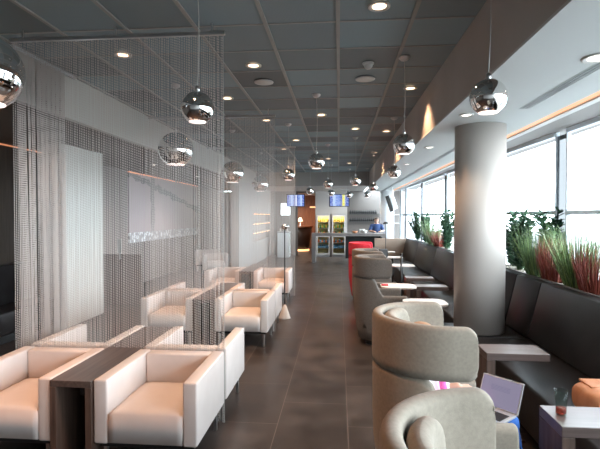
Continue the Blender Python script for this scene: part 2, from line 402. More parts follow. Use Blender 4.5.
# walls
struct('wall_front', bx(-5.3, 2.95, Y0-.1, Y0, 0, 3.46), M['wallpale'])
struct('wall_left', bx(-5.3, -5.2, Y0, 20, 0, LZ), M['wallgrey'])
struct('wall_near', bx(-5.2, -5.17, Y0, 7.6, 0, LZ-.03), M['brownwall'])
tag(obj('cove_light', bx(-5.17, -5.15, Y0+.1, 7.5, LZ-.028, LZ-.008), M['softled']), 'warm strip light along the top of the dark brown left wall', 'strip light')
struct('wall_partition', bx(-4.33, -4.25, 6.68, 7.80, 0, LZ-.002), M['whitepanel'])
struct('wall_niche', bx(-3.30, -3.06, 13.6, 15.9, 0, LZ-.012), M['wallpale'])
struct('wall_niche_end', bx(-3.30, -3.06, 19.9, 20, 0, LZ-.012), M['wallpale'])
n_ = bx(-3.30, -3.06, 15.9, 19.9, 0, .82); bx(-3.30, -3.06, 15.9, 19.9, 1.86, LZ-.012, bm=n_); bx(-3.30, -3.27, 15.9, 19.9, .82, 1.86, bm=n_)
struct('wall_shelves', n_, M['wallpale'])
for k, z in enumerate((1.16, 1.50, 1.84)):
    t = thing('lit_shelf', ['lowest', 'middle', 'top'][k]+' warm lit shelf in the pale wall left of the lounge end', 'shelf', (-3.27, 15.92, z), 0, 'lit shelves in the pale side wall')
    if k < 2: obj('board', bx(0.002, .205, 0, 3.96, -.03, 0), M['softwhite'], t)
    obj('led_strip', bx(.185, .2, .02, 3.94, -.05, -.032) if k < 2 else bx(.185, .2, .02, 3.94, -.02, .0), M['warmled'], t)
# back wall with an opening to the reception on the left
bw = bx(-5.2, -3.06, Y1, Y1+.12, 0, 2.86); struct('wall_back', bw, M['wallpale'])
struct('wall_back_left', bx(-3.06, -1.90, Y1, Y1+.12, 0, 2.86), M['wallgrey'])
struct('wall_back_middle', bx(-1.05, .36, Y1, Y1+.12, 0, 2.86), M['wallpale'])
struct('wall_back_right', bx(.36, 3.0, Y1, Y1+.12, 0, 2.86), M['walldark'])
struct('door_1', bx(-1.90, -1.84, Y1-.02, Y1+.12, 0, 2.78, bm=bx(-1.90, -1.05, Y1-.02, Y1+.12, 2.78, 2.86)), M['walldark'])
struct('wall_reception', bx(-4.6, 1.0, 24.4, 24.5, 0, 2.86), M['orangewood'])
struct('wall_reception_side', bx(-1.03, -.95, Y1+.12, 24.4, 0, 2.86), M['orangewood'])
struct('wall_reception_left', bx(-4.6, -4.5, Y1+.12, 24.4, 0, 2.86), M['orangewood'])
# right end: dark niche then white wall where the windows stop
struct('wall_right_end', bx(2.50, 2.95, 17.3, 17.4, 0, SZ), M['winwhite'])
struct('wall_right_return', bx(2.20, 2.50, 18.7, 18.8, 0, SZ), M['walldark'])

# windows on the right: slightly out of line with the aisle
WA = Vector((2.82, 0, 0)); WD = Vector((-.028, 1, 0)).normalized()
wang = math.atan2(-WD.x, WD.y)
def wx(y): return 2.80 - .028*y
ms = [-2.4, .3, 2.95, 5.62, 8.2, 10.8, 13.45, 16.1, 17.25]
struct('wall_right', xzprism([(0, 0), (.2, 0), (.2, .9), (0, .9)], 0, 20.3), M['softwhite']).location = (wx(-3)+.03, -3, 0)
bpy.data.objects['wall_right'].rotation_euler = (0, 0, wang)
for i, (a, b) in enumerate(zip([-3.1]+ms, ms)):
    if b-a < .7: continue
    o = struct('window_%d' % (i+1), bmesh.new(), M['mullion'])
    fr = bmesh.new(); L = (b-a)
    bx(-.01, .03, L-.14, L-.115, .9, SZ, bm=fr); bx(-.01, .03, L+.115, L+.14, .9, SZ, bm=fr)
    bx(-.03, .04, .14, L-.14, 1.775, 1.825, bm=fr); bx(-.03, .04, .14, L-.14, .9, .95, bm=fr); bx(-.03, .04, .14, L-.14, SZ-.05, SZ, bm=fr)
    fr.to_mesh(o.data); fr.free()
    o.location = (wx(a), a, 0); o.rotation_euler = (0, 0, wang)
    gl = obj('pane', bx(.008, .014, .14, L-.14, .95, SZ-.05), M['winglass'], o); gl['kind'] = 'structure'
    fp = obj('frosted_strip', bx(.006, .016, L-.115, L+.115, .95, SZ-.05), M['frosted'], o); fp['kind'] = 'structure'
struct('ground', bx(3.2, 160, -60, 160, -3.6, -3.5), M['ground'])

# ================================================================ COLUMNS, LIGHTS
c = tag(obj('column', lathe([(0, .46), (.275, .46), (.275, SZ), (0, SZ)], 64), M['column'], smooth=False, loc=(1.60, 5.30, 0)), 'thick round beige column standing in the black sofa', 'column')
for p in c.data.polygons: p.use_smooth = abs(p.normal.z) < .5
c = tag(obj('column', lathe([(0, 0), (.27, 0), (.27, SZ), (0, SZ)], 48), M['winwhite'], loc=(1.93, 18.4, 0)), 'white round column at the far end beside the bar', 'column')
for p in c.data.polygons: p.use_smooth = abs(p.normal.z) < .5

def ball(r, zb, big, label, x, y):
    t = thing('pendant_lamp', label, 'pendant lamp', (x, y, CZ), 0, 'large mirror ball pendants over the left bays' if big else 'small mirror ball pendants over the aisle')
    L = zb - CZ
    pr = [(0, r)] + [(r*math.sin(a), r*math.cos(a)) for a in [PI*k/28 for k in range(1, 24)]]
    rb, zbm = pr[-1]
    obj('globe', lathe(pr, 40), M['chrome'], t, True, (0, 0, L))
    obj('diffuser', lathe([(rb, zbm), (rb*.97, zbm-.004), (0, zbm-.006)], 24), M['ballglow'], t, True, (0, 0, L))
    obj('cap', lathe([(.0, r+.035), (.014, r+.035), (.018, r-.005), (0, r-.005)], 12), M['steel'], t, True, (0, 0, L))
    bend = .012 if not big else .006
    obj('cable', tube([(bend*math.sin(k/5*PI), 0, -.02+(L+r+.03+.02)*k/5) for k in range(6)], .0032, 6), M['cable'], t)
    obj('canopy', lathe([(0, -.035), (.035, -.035), (.055, -.014), (.058, 0), (0, 0)], 20), M['steel'], t, True)
    return t
sm = [(.90, 2.83), (-.94, 2.94), (.65, 4.63), (-.30, 5.95), (.89, 7.45), (-.88, 7.80), (.33, 9.26), (-.25, 10.1), (.86, 11.4), (-.84, 13.0), (-.25, 14.1), (.34, 15.4), (.94, 15.2)]
sl = ['nearest small mirror ball pendant on the right, in front of the beige column',
      'small mirror ball pendant in front of the chain curtain above the first table',
      'small mirror ball pendant against the taupe beam, second on the right',
      'mirror ball pendant over the middle of the aisle, nearest there',
      'mirror ball pendant against the pale soffit, third along the right',
      'small mirror ball pendant seen through the second chain curtain edge',
      'mirror ball pendant hanging above the right departure screen, nearest that screen',
      'mirror ball pendant hanging up and left of the right departure screen',
      'small mirror ball pendant in front of the white far column',
      'small far mirror ball pendant in front of the reception doorway',
      'tiny far mirror ball pendant at the top left corner of the right departure screen',
      'tiny far mirror ball pendant at the right part of the right departure screen',
      'tiny far mirror ball pendant before the charcoal wall above the man']
first = None
for (x, y), lb in zip(sm, sl):
    if first is None: first = ball(.108, 2.48, False, lb, x, y)
    else: dup(first, (x, y, CZ), 0, lb)
first = None
for (y, lb) in ((2.37, 'large mirror ball pendant cut by the left edge, before the chain curtain'), (5.37, 'large mirror ball pendant behind the first chain curtain, left of the small one'),
                (8.3, 'large mirror ball pendant behind the second chain curtain'), (11.3, 'large far mirror ball pendant deepest over the left bays')):
    if first is None: first = ball(.21, 2.57, True, lb, -1.99, y)
    else: dup(first, (-1.99, y, CZ), 0, lb)

def downlight(x, y, z, r, label, m, power, grp, size=1.75, col=(1, .62, .36)):
    t = thing('downlight', label, 'downlight', (x, y, z), 0, grp)
    obj('rim', lathe([(r*.70, -.002), (r, -.012), (r*1.12, -.010), (r*1.14, 0), (r*.70, 0)], 24), M['softwhite'], t, True)
    obj('lens', lathe([(r*.72, -.006), (0, -.0065)], 20), m, t)
    if power:
        l = bpy.data.lights.new('downlight_beam', 'SPOT'); l.energy = power*LAMP; l.color = col; l.spot_size = size; l.spot_blend = .8; l.shadow_soft_size = .05
        o = bpy.data.objects.new('downlight_beam', l); C.objects.link(o); o.parent = t; o.location = (0, 0, -.03)
    return t
G1 = 'warm downlights in the dark grid ceiling'; G2 = 'downlights in the pale soffit'
for x, y, lb in ((.30, 3.47, 'warm downlight nearest in the grid ceiling, at the top edge'), (-.90, 4.71, 'warm downlight just right of the first curtain top'),
                 (-2.12, 4.29, 'warm downlight behind the first chain curtain near the grey fascia'), (-1.50, 5.98, 'whitish downlight behind the first curtain right edge'),
                 (-.28, 7.09, 'warm downlight beside the middle mirror ball cable'), (.29, 8.27, 'warm downlight in the fifth row of grid panels by the centre line'),
                 (.88, 5.71, 'warm downlight close to the taupe beam, nearest of those'), (.88, 8.55, 'second warm downlight close to the taupe beam'),
                 (.88, 11.4, 'third warm downlight close to the taupe beam'), (-.9, 9.4, 'warm downlight far down the aisle on the left side'),
                 (-.3, 12.5, 'small far warm downlight over the middle aisle'), (.3, 13.6, 'small far warm downlight right of the centre line')):
    downlight(x, y, CZ-.012, .075, lb, M['lampwarm'], 30 if x > -1 else 26, G1)
# bay lights above the armchairs, hidden from the camera by the frame or the curtains
for x, y, lb in ((-2.35, 2.0, 'warm downlight over the front pair of armchairs, above the frame'), (-1.0, 2.1, 'warm downlight over the front armchair by the aisle'),
                 (-1.2, 7.4, 'warm downlight over the armchairs behind the second curtain'), (-2.35, 7.3, 'warm downlight behind the second curtain by the grey fascia'), (-1.3, 10.6, 'warm downlight over the far armchairs')):
    downlight(x, y, CZ-.012, .075, lb, M['lampwarm'], 46, G1, 1.75, (1, .44, .20))
for x, y, r, lb in ((1.65, 3.05, .085, 'large round downlight in the pale soffit at the right edge'), (1.27, 4.65, .06, 'downlight in the pale soffit just before the beige column'),
                    (1.32, 6.78, .06, 'downlight in the pale soffit beyond the beige column, nearer one'), (1.32, 8.95, .06, 'downlight in the pale soffit beyond the column, middle one'), (1.32, 11.4, .06, 'downlight in the pale soffit farthest along')):
    downlight(x, y, SZ-.001, r, lb, M['lampwhite'], 6, G2, 1.6, (1, .85, .7))
for x, y, lb in ((-4.1, 3.6, 'downlight in the dark lower ceiling near the curtain'), (-4.0, 9.5, 'downlight in the dark lower ceiling before the mural'), (-4.0, 12.5, 'downlight in the dark lower ceiling beside the mural')):
    downlight(x, y, LZ-.001, .06, lb, M['lampwhite'], 26, 'downlights in the dark side lounge ceiling', 2.2, (1, .8, .66))
for x, y, lb in ((-1.6, 18.3, 'downlight before the reception doorway'), (-.3, 18.8, 'downlight before the drink fridges'), (.7, 18.4, 'downlight over the back of the bar')):
    downlight(x, y, 2.859, .06, lb, M['lampwhite'], 13, 'downlights over the far bar area', 2.6, (1, .8, .64))
for x, y in ((-2.4, 22.2), (-1.6, 23.2)):
    downlight(x, y, 2.859, .06, 'warm downlight inside the orange reception room, '+('left one' if x < -2 else 'right one'), M['lampwarm'], 34, 'warm lights inside the reception', 2.6, (1, .5, .22))

def spk(x, y, lb):
    t = thing('ceiling_speaker', lb, 'ceiling speaker', (x, y, CZ-.012), 0, 'round speakers in the grid ceiling')
    obj('grille', lathe([(0, -.012), (.095, -.010), (.10, -.006)], 28), M['softwhite'], t, True)
    obj('bezel', lathe([(.098, -.012), (.112, -.008), (.115, 0), (.098, 0)], 28), M['whiteplastic'], t, True)
spk(-.89, 5.31, 'white round ceiling speaker left of the centre line'); spk(.30, 5.29, 'white round ceiling speaker right of the centre line')
t = thing('smoke_detector', 'white smoke detector on the dark grid ceiling', 'smoke detector', (.30, 4.75, CZ-.012))
obj('base', lathe([(0, -.012), (.06, -.012), (.062, 0), (0, 0)], 24), M['whiteplastic'], t, True)
obj('sensor', lathe([(0, -.062), (.028, -.058), (.045, -.034), (.045, -.013), (0, -.013)], 24), M['whiteplastic'], t, True)

# ================================================================ CHAIN CURTAINS
def strings(bm, pts, z0, z1, r=.0043, sway=0):
    for x, y, x2, y2 in pts:
        n = 1 if not sway else 5
        P = []
        for k in range(n+1):
            u = k/n; P.append((x+(x2-x)*u + (sway*math.sin(u*3+x*40) if sway else 0), y+(y2-y)*u + (sway*math.cos(u*2.4+y*31) if sway else 0), z1+(z0-z1)*u))
        tube(P, r, 3, bm, cap=False)
def curtain(name, label, x0, x1, y, z0, z1, step, loc_group=None):
    t = thing('chain_curtain', label, 'curtain', ((x0+x1)/2, y, 0), 0, 'sheer bead chain curtains between the bays')
    hw = (x1-x0)/2
    obj('track', bx(-hw-.01, hw+.01, -.016, .016, z1, z1+.03, .003), M['steel'], t)
    for s in (-hw+.1, 0, hw-.1): obj('hanger', bx(s-.006, s+.006, -.006, .006, z1+.03, CZ), M['steel'], t)
    bm = bmesh.new(); n = int((x1-x0)/step)
    strings(bm, [(-hw+step*(i+.5)+random.uniform(-.0035, .0035), random.uniform(-.004, .004))*2 for i in range(n)], z0, z1)
    o = obj('bead_chains', bm, M['chain'], t); o['kind'] = 'stuff'
    w_ = bmesh.new(); bx(hw-.007, hw-.002, -.002, .002, z0, z1, bm=w_); obj('edge_cord', w_, M['cable'], t)
    return t
curtain('c', 'sheer chain curtain hanging behind the front row of white armchairs', -2.82, -.955, 3.69, .02, CZ-.10, .0165)
curtain('c', 'second sheer chain curtain, behind the second facing row of armchairs', -2.9, -.955, 6.69, .02, CZ-.12, .0165)
curtain('c', 'third sheer chain curtain, deepest in the left bays', -2.9, -.955, 9.755, .02, CZ-.12, .0175)
# sheer divider between the bays and the side lounge, and the gathered part of it
t = thing('chain_curtain', 'gathered chain curtain hanging in bunched folds at the left side', 'curtain', (-2.98, 3.95, 0), 0, 'gathered chain curtains by the grey fascia')
obj('track', bx(-.016, .016, -.05, .95, CZ-.06, CZ-.03, .003), M['steel'], t)
bm = bmesh.new(); P = []
for i in range(42): y = .0+i*.0055; P.append((random.uniform(-.012, .012), y, random.uniform(-.012, .012), y+.03))
for i in range(150):
    u = i/150; y = .27+u*.46
    fold = .035*math.sin(u*PI*12)
    y2 = .33 + .38*u + .035*math.sin(u*22)
    P.append((fold, y, fold*1.6, y2))
strings(bm, P, .03, CZ-.06, .003, .006)
o = obj('bead_chains', bm, M['chain'], t); o['kind'] = 'stuff'
# ================================================================ WHITE ARMCHAIRS (left bays); local: front faces -Y
AW, AD, AH, AB = .725, .73, .64, .20
def armchair(label, loc, rz, group):
    t = thing('armchair', label, 'armchair', loc, rz, group)
    h = AW/2; th = .098
    ar = 1
    for s in (-1, 1):
        x0, x1 = (s*h, s*(h-th)) if s < 0 else (h-th, h)
        obj('armrest', bx(min(x0, x1), max(x0, x1), -AD/2, AD/2, AB, AH, .014, 3), M['leather'], t, True)
    obj('backrest', bx(-h+th+.001, h-th-.001, AD/2-.11, AD/2, AB, AH-.003, .016, 3), M['leather'], t, True)
    # seat cushion, slightly crowned
    b = bmesh.new(); bmesh.ops.create_grid(b, x_segments=12, y_segments=12, size=.5)
    W2, D2 = AW-2*th-.006, AD-.115
    ret = bmesh.ops.extrude_face_region(b, geom=list(b.faces))
    for v in [v for v in ret['geom'] if isinstance(v, bmesh.types.BMVert)]: v.co.z = 1
    for v in b.verts:
        u, w_ = v.co.x*2, v.co.y*2
        z = AB+.010 if v.co.z < .5 else .405 + .030*(1-u**6)*(1-w_**6)
        v.co = Vector((v.co.x*W2, v.co.y*D2 - AD/2 + D2/2 + .002, z))
    obj('seat_cushion', b, M['leather'], t, True)
    obj('underframe', bx(-h+.03, h-.03, -AD/2+.03, AD/2-.03, AB-.03, AB+.0, .003), M['black'], t)
    for sx in (-1, 1):
        for sy in (-1, 1):
            obj('leg', bx(sx*(h-.06)-.014, sx*(h-.06)+.014, sy*(AD/2-.06)-.014, sy*(AD/2-.06)+.014, 0, AB-.03, .003), M['steel'], t)
    return t
# x centres: by the aisle, second, third (behind the second table)
XC = [-1.310, -2.340, -3.62]
rows = [('front row facing the camera', 2.92+AD/2, 0), ('row facing away right behind the front one', 3.72+AD/2, PI),
        ('second row facing the camera', 5.92+AD/2, 0), ('row facing away behind the second curtain', 6.725+AD/2, PI),
        ('third row facing the camera', 9.0+AD/2, 0)]
side = ['by the aisle', 'left of its side table']
first = None
for rn, y, rz in rows:
    for ci in (0, 1):
        XC = [-1.37, -2.38] if y > 9 else [-1.310, -2.340]
        lb = 'white leather armchair, %s, %s' % (rn, side[ci])
        gp = 'white cube armchairs in the left bays'
        if first is None: first = armchair(lb, (XC[ci], y, 0), rz, gp)
        else: dup(first, (XC[ci], y, 0), rz, lb)
for x, y, rz, nm in ((-3.66, 13.1, 0, 'nearer'), (-4.3, 14.4, 0, 'farther')):
    dup(first, (x, y, 0), rz+.3, 'white armchair in the side lounge under the mural, the %s one' % nm, 'white armchairs in the side lounge')

def side_table(label, y0, y1, z=.635):
    t = thing('side_table', label, 'side table', (-1.825, y0, 0), 0, 'walnut side tables between the armchairs')
    L = y1-y0; h = .149; th = .045
    obj('top', bx(-h, h, 0, L, z-th, z, .003), M['walnuttop'], t)
    for s in (-1, 1): obj('side_panel', bx(s*h-(th if s > 0 else 0), s*h+(th if s < 0 else 0), 0, L, 0, z-th-.001, .003), M['walnut'], t)
    obj('back_panel', bx(-h+th+.001, h-th-.001, L/2, L/2+.02, .0, z-th-.001), M['darkgrey'], t)
    s = obj('socket_box', bx(.035, .095, .06, .10, z-th-.075, z-th-.002, .003), M['black'], t)
    obj('socket_light', lathe([(0, .0), (.004, .0), (.004, .002), (0, .002)], 8, c=(.08, .058, z-th-.05)), M['softwhite'], s)
    return t
t0 = side_table('long dark walnut side table between the two front white armchairs', 2.90, 4.42)
dup(t0, (-1.825, 5.90, 0), 0, 'walnut side table between the armchairs of the second bay')
dup(t0, (-1.875, 8.98, 0), 0, 'walnut side table between the armchairs of the third bay')

# aisle stand with a white cone base and a chrome head
t = thing('floor_lamp', 'slim dark pole lamp with white cone foot beside the aisle armchairs', 'floor lamp', (-.93, 7.68, 0))
obj('base', lathe([(0, 0), (.10, 0), (.10, .006), (.03, .21), (.012, .235), (0, .235)], 28), M['softwhite'], t, True)
obj('pole', tube([(0, 0, .23), (0, 0, 1.52)], .011, 10), M['darkgrey'], t)
hd = obj('lamp_head', lathe([(0, 1.52), (.03, 1.53), (.075, 1.575), (.065, 1.60), (.02, 1.565), (0, 1.56)], 20), M['chrome'], t, True)
obj('bulb', lathe([(0, 1.562), (.02, 1.575), (.02, 1.605), (0, 1.62)], 12), M['ballglow'], hd, True)

# side lounge
struct('wall_mural_base', bx(-5.2, -5.18, 7.7, 20, 0, LZ-.004), M['loungewall'])
t = thing('wall_mural', 'large pale mauve wall picture of a grey twisting branch', 'picture', (-5.18, 10.67, 0))
obj('picture_panel', bx(0, .03, 0, 5.4, 1.345, LZ-.05), M['mural'], t)
obj('scrollwork_band', bx(0, .05, 0, 5.4, 1.09, 1.34), M['scroll'], t)
obj('picture_light', bx(0, .05, 0, 5.4, LZ-.045, LZ-.02), M['softled'], t)
t = thing('banquette', 'black banquette along the dark brown left wall', 'bench', (-5.15, 3.2, 0))
obj('seat', bx(0.151, .62, 0, 3.7, .12, .44, .03, 3), M['blacklth'], t, True); obj('backrest', bx(0, .15, 0, 3.7, .12, 1.02, .03, 3), M['blacklth'], t, True)
obj('plinth', bx(.03, .56, .03, 3.67, 0, .119), M['black'], t)
t = thing('lounge_divider', 'low grey divider screen in front of the side lounge table', 'divider', (-4.4, 8.6, 0))
obj('screen', bx(-.35, .5, 0, .05, .0, 1.0), M['loungewall'], t)
obj('light_slab', bx(.02, .10, -.03, -.001, 1.03, 1.30), M['softwhite'], t); obj('slab_stem', bx(.045, .075, -.02, -.005, .9, 1.03, bm=bx(.045, .075, -.02, .03, 1.0, 1.02)), M['steel'], t)

# ================================================================ TUB CHAIRS (right of the aisle); local: opens to +X, back at -X
def sweep(path, prof, zt, zb, bev_n=4):
    """path: list of (x, y, nx, ny); prof(i, z)-> plan scale; zt, zb lists of top and bottom heights; wall thickness with rounded top"""
    bm = bmesh.new(); rings = []
    th, closed_r = prof['th'], prof.get('r', .03)
    for i, (x, y, nx, ny) in enumerate(path):
        t, b = zt[i], zb[i]; ring = []
        r = min(th/2, closed_r)
        sec = []
        nz = 6
        for k in range(nz+1): sec.append((0, b + (t-r-b)*k/nz))
        for k in range(1, 5): a = PI/2*k/4; sec.append((r-r*math.cos(a), t-r+r*math.sin(a)))
        for k in range(0, 5): a = PI/2*k/4; sec.append((th-r+r*math.sin(a), t-r+r*math.cos(a)))
        for k in range(1, nz+1): sec.append((th, (t-r) + (b-t+r)*k/nz))
        for d, z in sec:
            s = prof['scale'](z)
            px, py = x - nx*d, y - ny*d
            ring.append(bm.verts.new((px*s, py*s, z)))
        rings.append(ring)
    m = len(rings[0])
    for a, b in zip(rings, rings[1:]):
        for k in range(m): bm.faces.new((a[k], b[k], b[(k+1) % m], a[(k+1) % m]))
    bm.faces.new(rings[0]); bm.faces.new(rings[-1][::-1])
    bmesh.ops.bevel(bm, geom=list(set(list(rings and [e for e in bm.edges if all(v in set(rings[0]) for v in e.verts)]) + [e for e in bm.edges if all(v in set(rings[-1]) for v in e.verts)])), offset=.012, segments=2, profile=.5, affect='EDGES')
    return bm
def ushape(R, xe, n=22, ne=16):
    """U opening to +X: from (xe,-R) round the back to (xe,R)"""
    P = []
    for k in range(ne): P.append((xe*(1-k/ne), -R, 0, -1))
    for k in range(n+1):
        a = -PI/2 - PI*k/n; P.append((R*math.cos(a), R*math.sin(a), math.cos(a), math.sin(a)))
    for k in range(1, ne+1): P.append((xe*k/ne, R, 0, 1))
    return P
def sstep(a, b, x):
    u = max(0, min(1, (x-a)/(b-a))); return u*u*(3-2*u)
def tub_chair(label, loc, rz, m, group=None):
    t = thing('tub_chair', label, 'armchair', loc, rz, group)
    R = .365
    sc = lambda z: 1 - .22*max(0, (.55-z)/.55)**1.4
    P = ushape(R, .33)
    zt = [.918 - .223*sstep(-.14, .02, p[0]) for p in P]; zb = [.07]*len(P)
    o = obj('shell', sweep(P, {'th': .085, 'scale': sc, 'r': .035}, zt, zb), m, t, True)
    # high wrap-around headrest band above the shell, with short wings
    P2 = ushape(R+.004, .125); zt2 = [1.20 - .012*(p[0]+.36) for p in P2]; zb2 = [.922]*len(P2)
    rr = .06
    for i, p in enumerate(P2):
        d = .125-p[0]
        if d < rr:
            q = rr-math.sqrt(max(0, rr*rr-(rr-d)**2)); zt2[i] -= q; zb2[i] += q
    obj('headrest', sweep(P2, {'th': .062, 'scale': lambda z: 1.0, 'r': .026}, zt2, zb2), m, t, True)
    # inner back pad
    NA = 26; P3 = []; zt3 = []; zb3 = []
    for k in range(NA+1):
        a = PI + 1.08*(1-2*k/NA); P3.append((.298*math.cos(a), .298*math.sin(a), math.cos(a), math.sin(a)))
        d = .298*1.08*2*min(k, NA-k)/NA; q = .09-math.sqrt(max(0, .0081-max(0, .09-d)**2)) if d < .09 else 0
        zt3.append(1.185-q*.7); zb3.append(.45)
    b = sweep(P3, {'th': .07, 'scale': lambda z: 1.0, 'r': .035}, zt3, zb3)
    obj('back_pad', b, m, t, True)
    pts = [(.345, -.235), (.345, .235)]
    pts = rrect(-.255, .32, -.262, .262, .07)
    obj('seat_cushion', poly_prism(pts, .24, .44, .03), m, t, True)
    obj('base', poly_prism(rrect(-.2, .22, -.2, .2, .1), 0, .075), M['black'], t)
    return t
# X of the back of each chair is ~.19
gch = 'high backed wool tub chairs along the aisle'
tb = tub_chair('nearest beige tub chair, cut by the bottom of the picture', (.475, 1.17, 0), 0.28, M['fabric'], gch)
dup(tb, (.565, 2.68, 0), .03, 'beige tub chair holding the seated laptop user')
for ch in dup(tb, (.575, 6.38, 0), 0.0, 'grey taupe tub chair in front of another one, before the white table').children: ch.data = ch.data.copy() if False else ch.data
def recolour(root, m):
    for ch in root.children:
        if ch.name.startswith('base'): continue
        ch.data = ch.data.copy(); ch.data.materials.clear(); ch.data.materials.append(m)
gt = [o for o in S.objects if o.get('label', '').startswith('grey taupe')][0]; recolour(gt, M['greyfab'])
dup(gt, (.585, 7.62, 0), 0.02, 'grey taupe tub chair farther off, just before the red one')
rd = dup(gt, (.57, 9.65, 0), -.12, 'bright red tub chair near the bar', None); recolour(rd, M['red'])
if 'group' in rd: del rd['group']
t = dup(gt, (1.0, 11.4, 0), .3, 'small dark tub chair behind the red one', None); recolour(t, M['darkgrey']); t.scale = (.85, .85, .80)

# ================================================================ SOFA along the windows
def sofa(name, label, y0, y1, seams):
    t = thing('sofa', label, 'sofa', (0, y0, 0), 0, 'black leather sofa under the planter')
    L = y1-y0
    obj('plinth', bx(1.52, 2.0, .01, L-.01, 0, .10), M['black'], t)
    n = max(1, round(L/seams)); st = L/n
    obj('seat', xzprism([(1.44, .10), (2.02, .10), (2.02, .46), (1.44, .46)], 0, L, .02), M['blacklth'], t, True)
    for k in range(n):
        a, b = k*st+.004, (k+1)*st-.004
        obj('back_panel', xzprism([(2.02, .40), (2.24, .40), (2.24, 1.055), (2.14, 1.055), (2.0, .47), (2.012, .463)], a, b, .012), M['blacklth'], t, True)
    return t
sofa('s', 'black leather wall sofa from the near table up to the beige column', .6, 4.97, 2.2)
sofa('s', 'black leather wall sofa beyond the beige column', 5.63, 14.6, 2.25)
t = thing('sofa', 'black leather corner seat wrapped round the foot of the beige column', 'sofa', (1.60, 5.30, 0), 0, None)
obj('seat', bx(-.36, .40, -.325, .325, .10, .457, .02), M['blacklth'], t, True)
obj('plinth', bx(-.3, .40, -.31, .31, 0, .099), M['black'], t)
obj('back_panel', xzprism([(.42, .40), (.64, .40), (.64, 1.055), (.54, 1.055), (.402, .47)], -.32, .32, .01), M['blacklth'], t, True)
# low tan end panel and planter
t = tag(obj('end_panel', bx(1.15, 2.42, 14.66, 14.74, 0, 1.04, .004), noisy(mat('tan_panel', (.4, .3, .24), .6), (.36, .27, .21), (.44, .34, .27), (3, 3, 3))), 'low tan panel closing off the far end of the black sofa', 'panel')
t = thing('planter', 'long window planter with beige pebbles behind the black sofa', 'planter', (2.27, .3, 0))
def plx(y, off): return wx(y)-.06-off-2.27
bm = bmesh.new(); A = [(0, .02), (plx(.3, 0), .02), (plx(14.6, 0), 14.3), (0, 14.3)]
a = [bm.verts.new((x, y, .0)) for x, y in A]; b = [bm.verts.new((x, y, .98)) for x, y in A]; bm.faces.new(a[::-1]); bm.faces.new(b)
for i in range(4): bm.faces.new((a[i], a[(i+1) % 4], b[(i+1) % 4], b[i]))
obj('trough', bm, M['planter'], t)
obj('rim', bx(-.015, .012, .02, 14.3, .981, 1.06, .003), M['planter'], t)
bm = bmesh.new(); A = [(.013, .03), (plx(.3, .01), .03), (plx(14.6, .01), 14.29), (.013, 14.29)]
a = [bm.verts.new((x, y, .981)) for x, y in A]; b = [bm.verts.new((x, y, 1.035)) for x, y in A]; bm.faces.new(a[::-1]); bm.faces.new(b)
for i in range(4): bm.faces.new((a[i], a[(i+1) % 4], b[(i+1) % 4], b[i]))
for i in range(1500):
    y = random.uniform(2.5, 8.8) if i < 1200 else random.uniform(8.8, 14.2); x = random.uniform(.02, max(.05, plx(y+.3, .03)))
    r = random.uniform(.008, .022)
    lathe([(0, r*.6), (r*.8, r*.3), (r, 0), (0, -.002)], 6, bm, (x, y, 1.035))
o = obj('pebbles', bm, M['stone'], t); o['kind'] = 'stuff'

# plants
def leaf(bm, base, d, up, L, W):
    d = d.normalized(); s = d.cross(up).normalized(); nrm = s.cross(d).normalized()
    pts = [(0, 0, 0), (.3, .5, .06), (.6, .45, .08), (1, 0, -.05), (.6, -.45, .08), (.3, -.5, .06), (.5, 0, 0)]
    V = [bm.verts.new(base + d*(L*a) + s*(W*b) + nrm*(L*c)) for a, b, c in pts]
    for q in ((0, 1, 6), (1, 2, 6), (2, 3, 6), (3, 4, 6), (4, 5, 6), (5, 0, 6)): bm.faces.new([V[i] for i in q])
def leafy(x, y, h, sp, ns, label):
    t = thing('leafy_plant', label, 'plant', (x, y, 1.03), 0, 'dark glossy leafy plants in the window planter')
    st = bmesh.new(); lf = bmesh.new()
    for i in range(ns):
        a = random.uniform(0, 2*PI); lean = random.uniform(.15, 1)*sp; hh = h*random.uniform(.6, 1)
        b0 = Vector((random.uniform(-.05, .05), random.uniform(-.09, .09), 0)); tip = Vector((math.cos(a)*lean*.6, math.sin(a)*lean, hh))
        P = [b0 + (tip-b0)*u + Vector((0, 0, -.0)) + Vector((math.cos(a), math.sin(a), 0))*(.08*sp*(u*u-u)) for u in (0, .25, .5, .75, 1)]
        tube(P, [.008, .007, .006, .004, .002], 5, st)
        nl = int(34*hh/.7)+8
        for k in range(nl):
            u = .04+.96*k/nl; p = b0+(tip-b0)*u + Vector((math.cos(a), math.sin(a), 0))*(.08*sp*(u*u-u))
            ang = k*2.4+i; dd = Vector((math.cos(ang), math.sin(ang), random.uniform(.2, .9)))
            leaf(lf, p, dd, Vector((0, 0, 1)), random.uniform(.09, .15), random.uniform(.045, .07))
    obj('stems', st, M['stem'], t, True); obj('foliage', lf, M['leaf'], t)
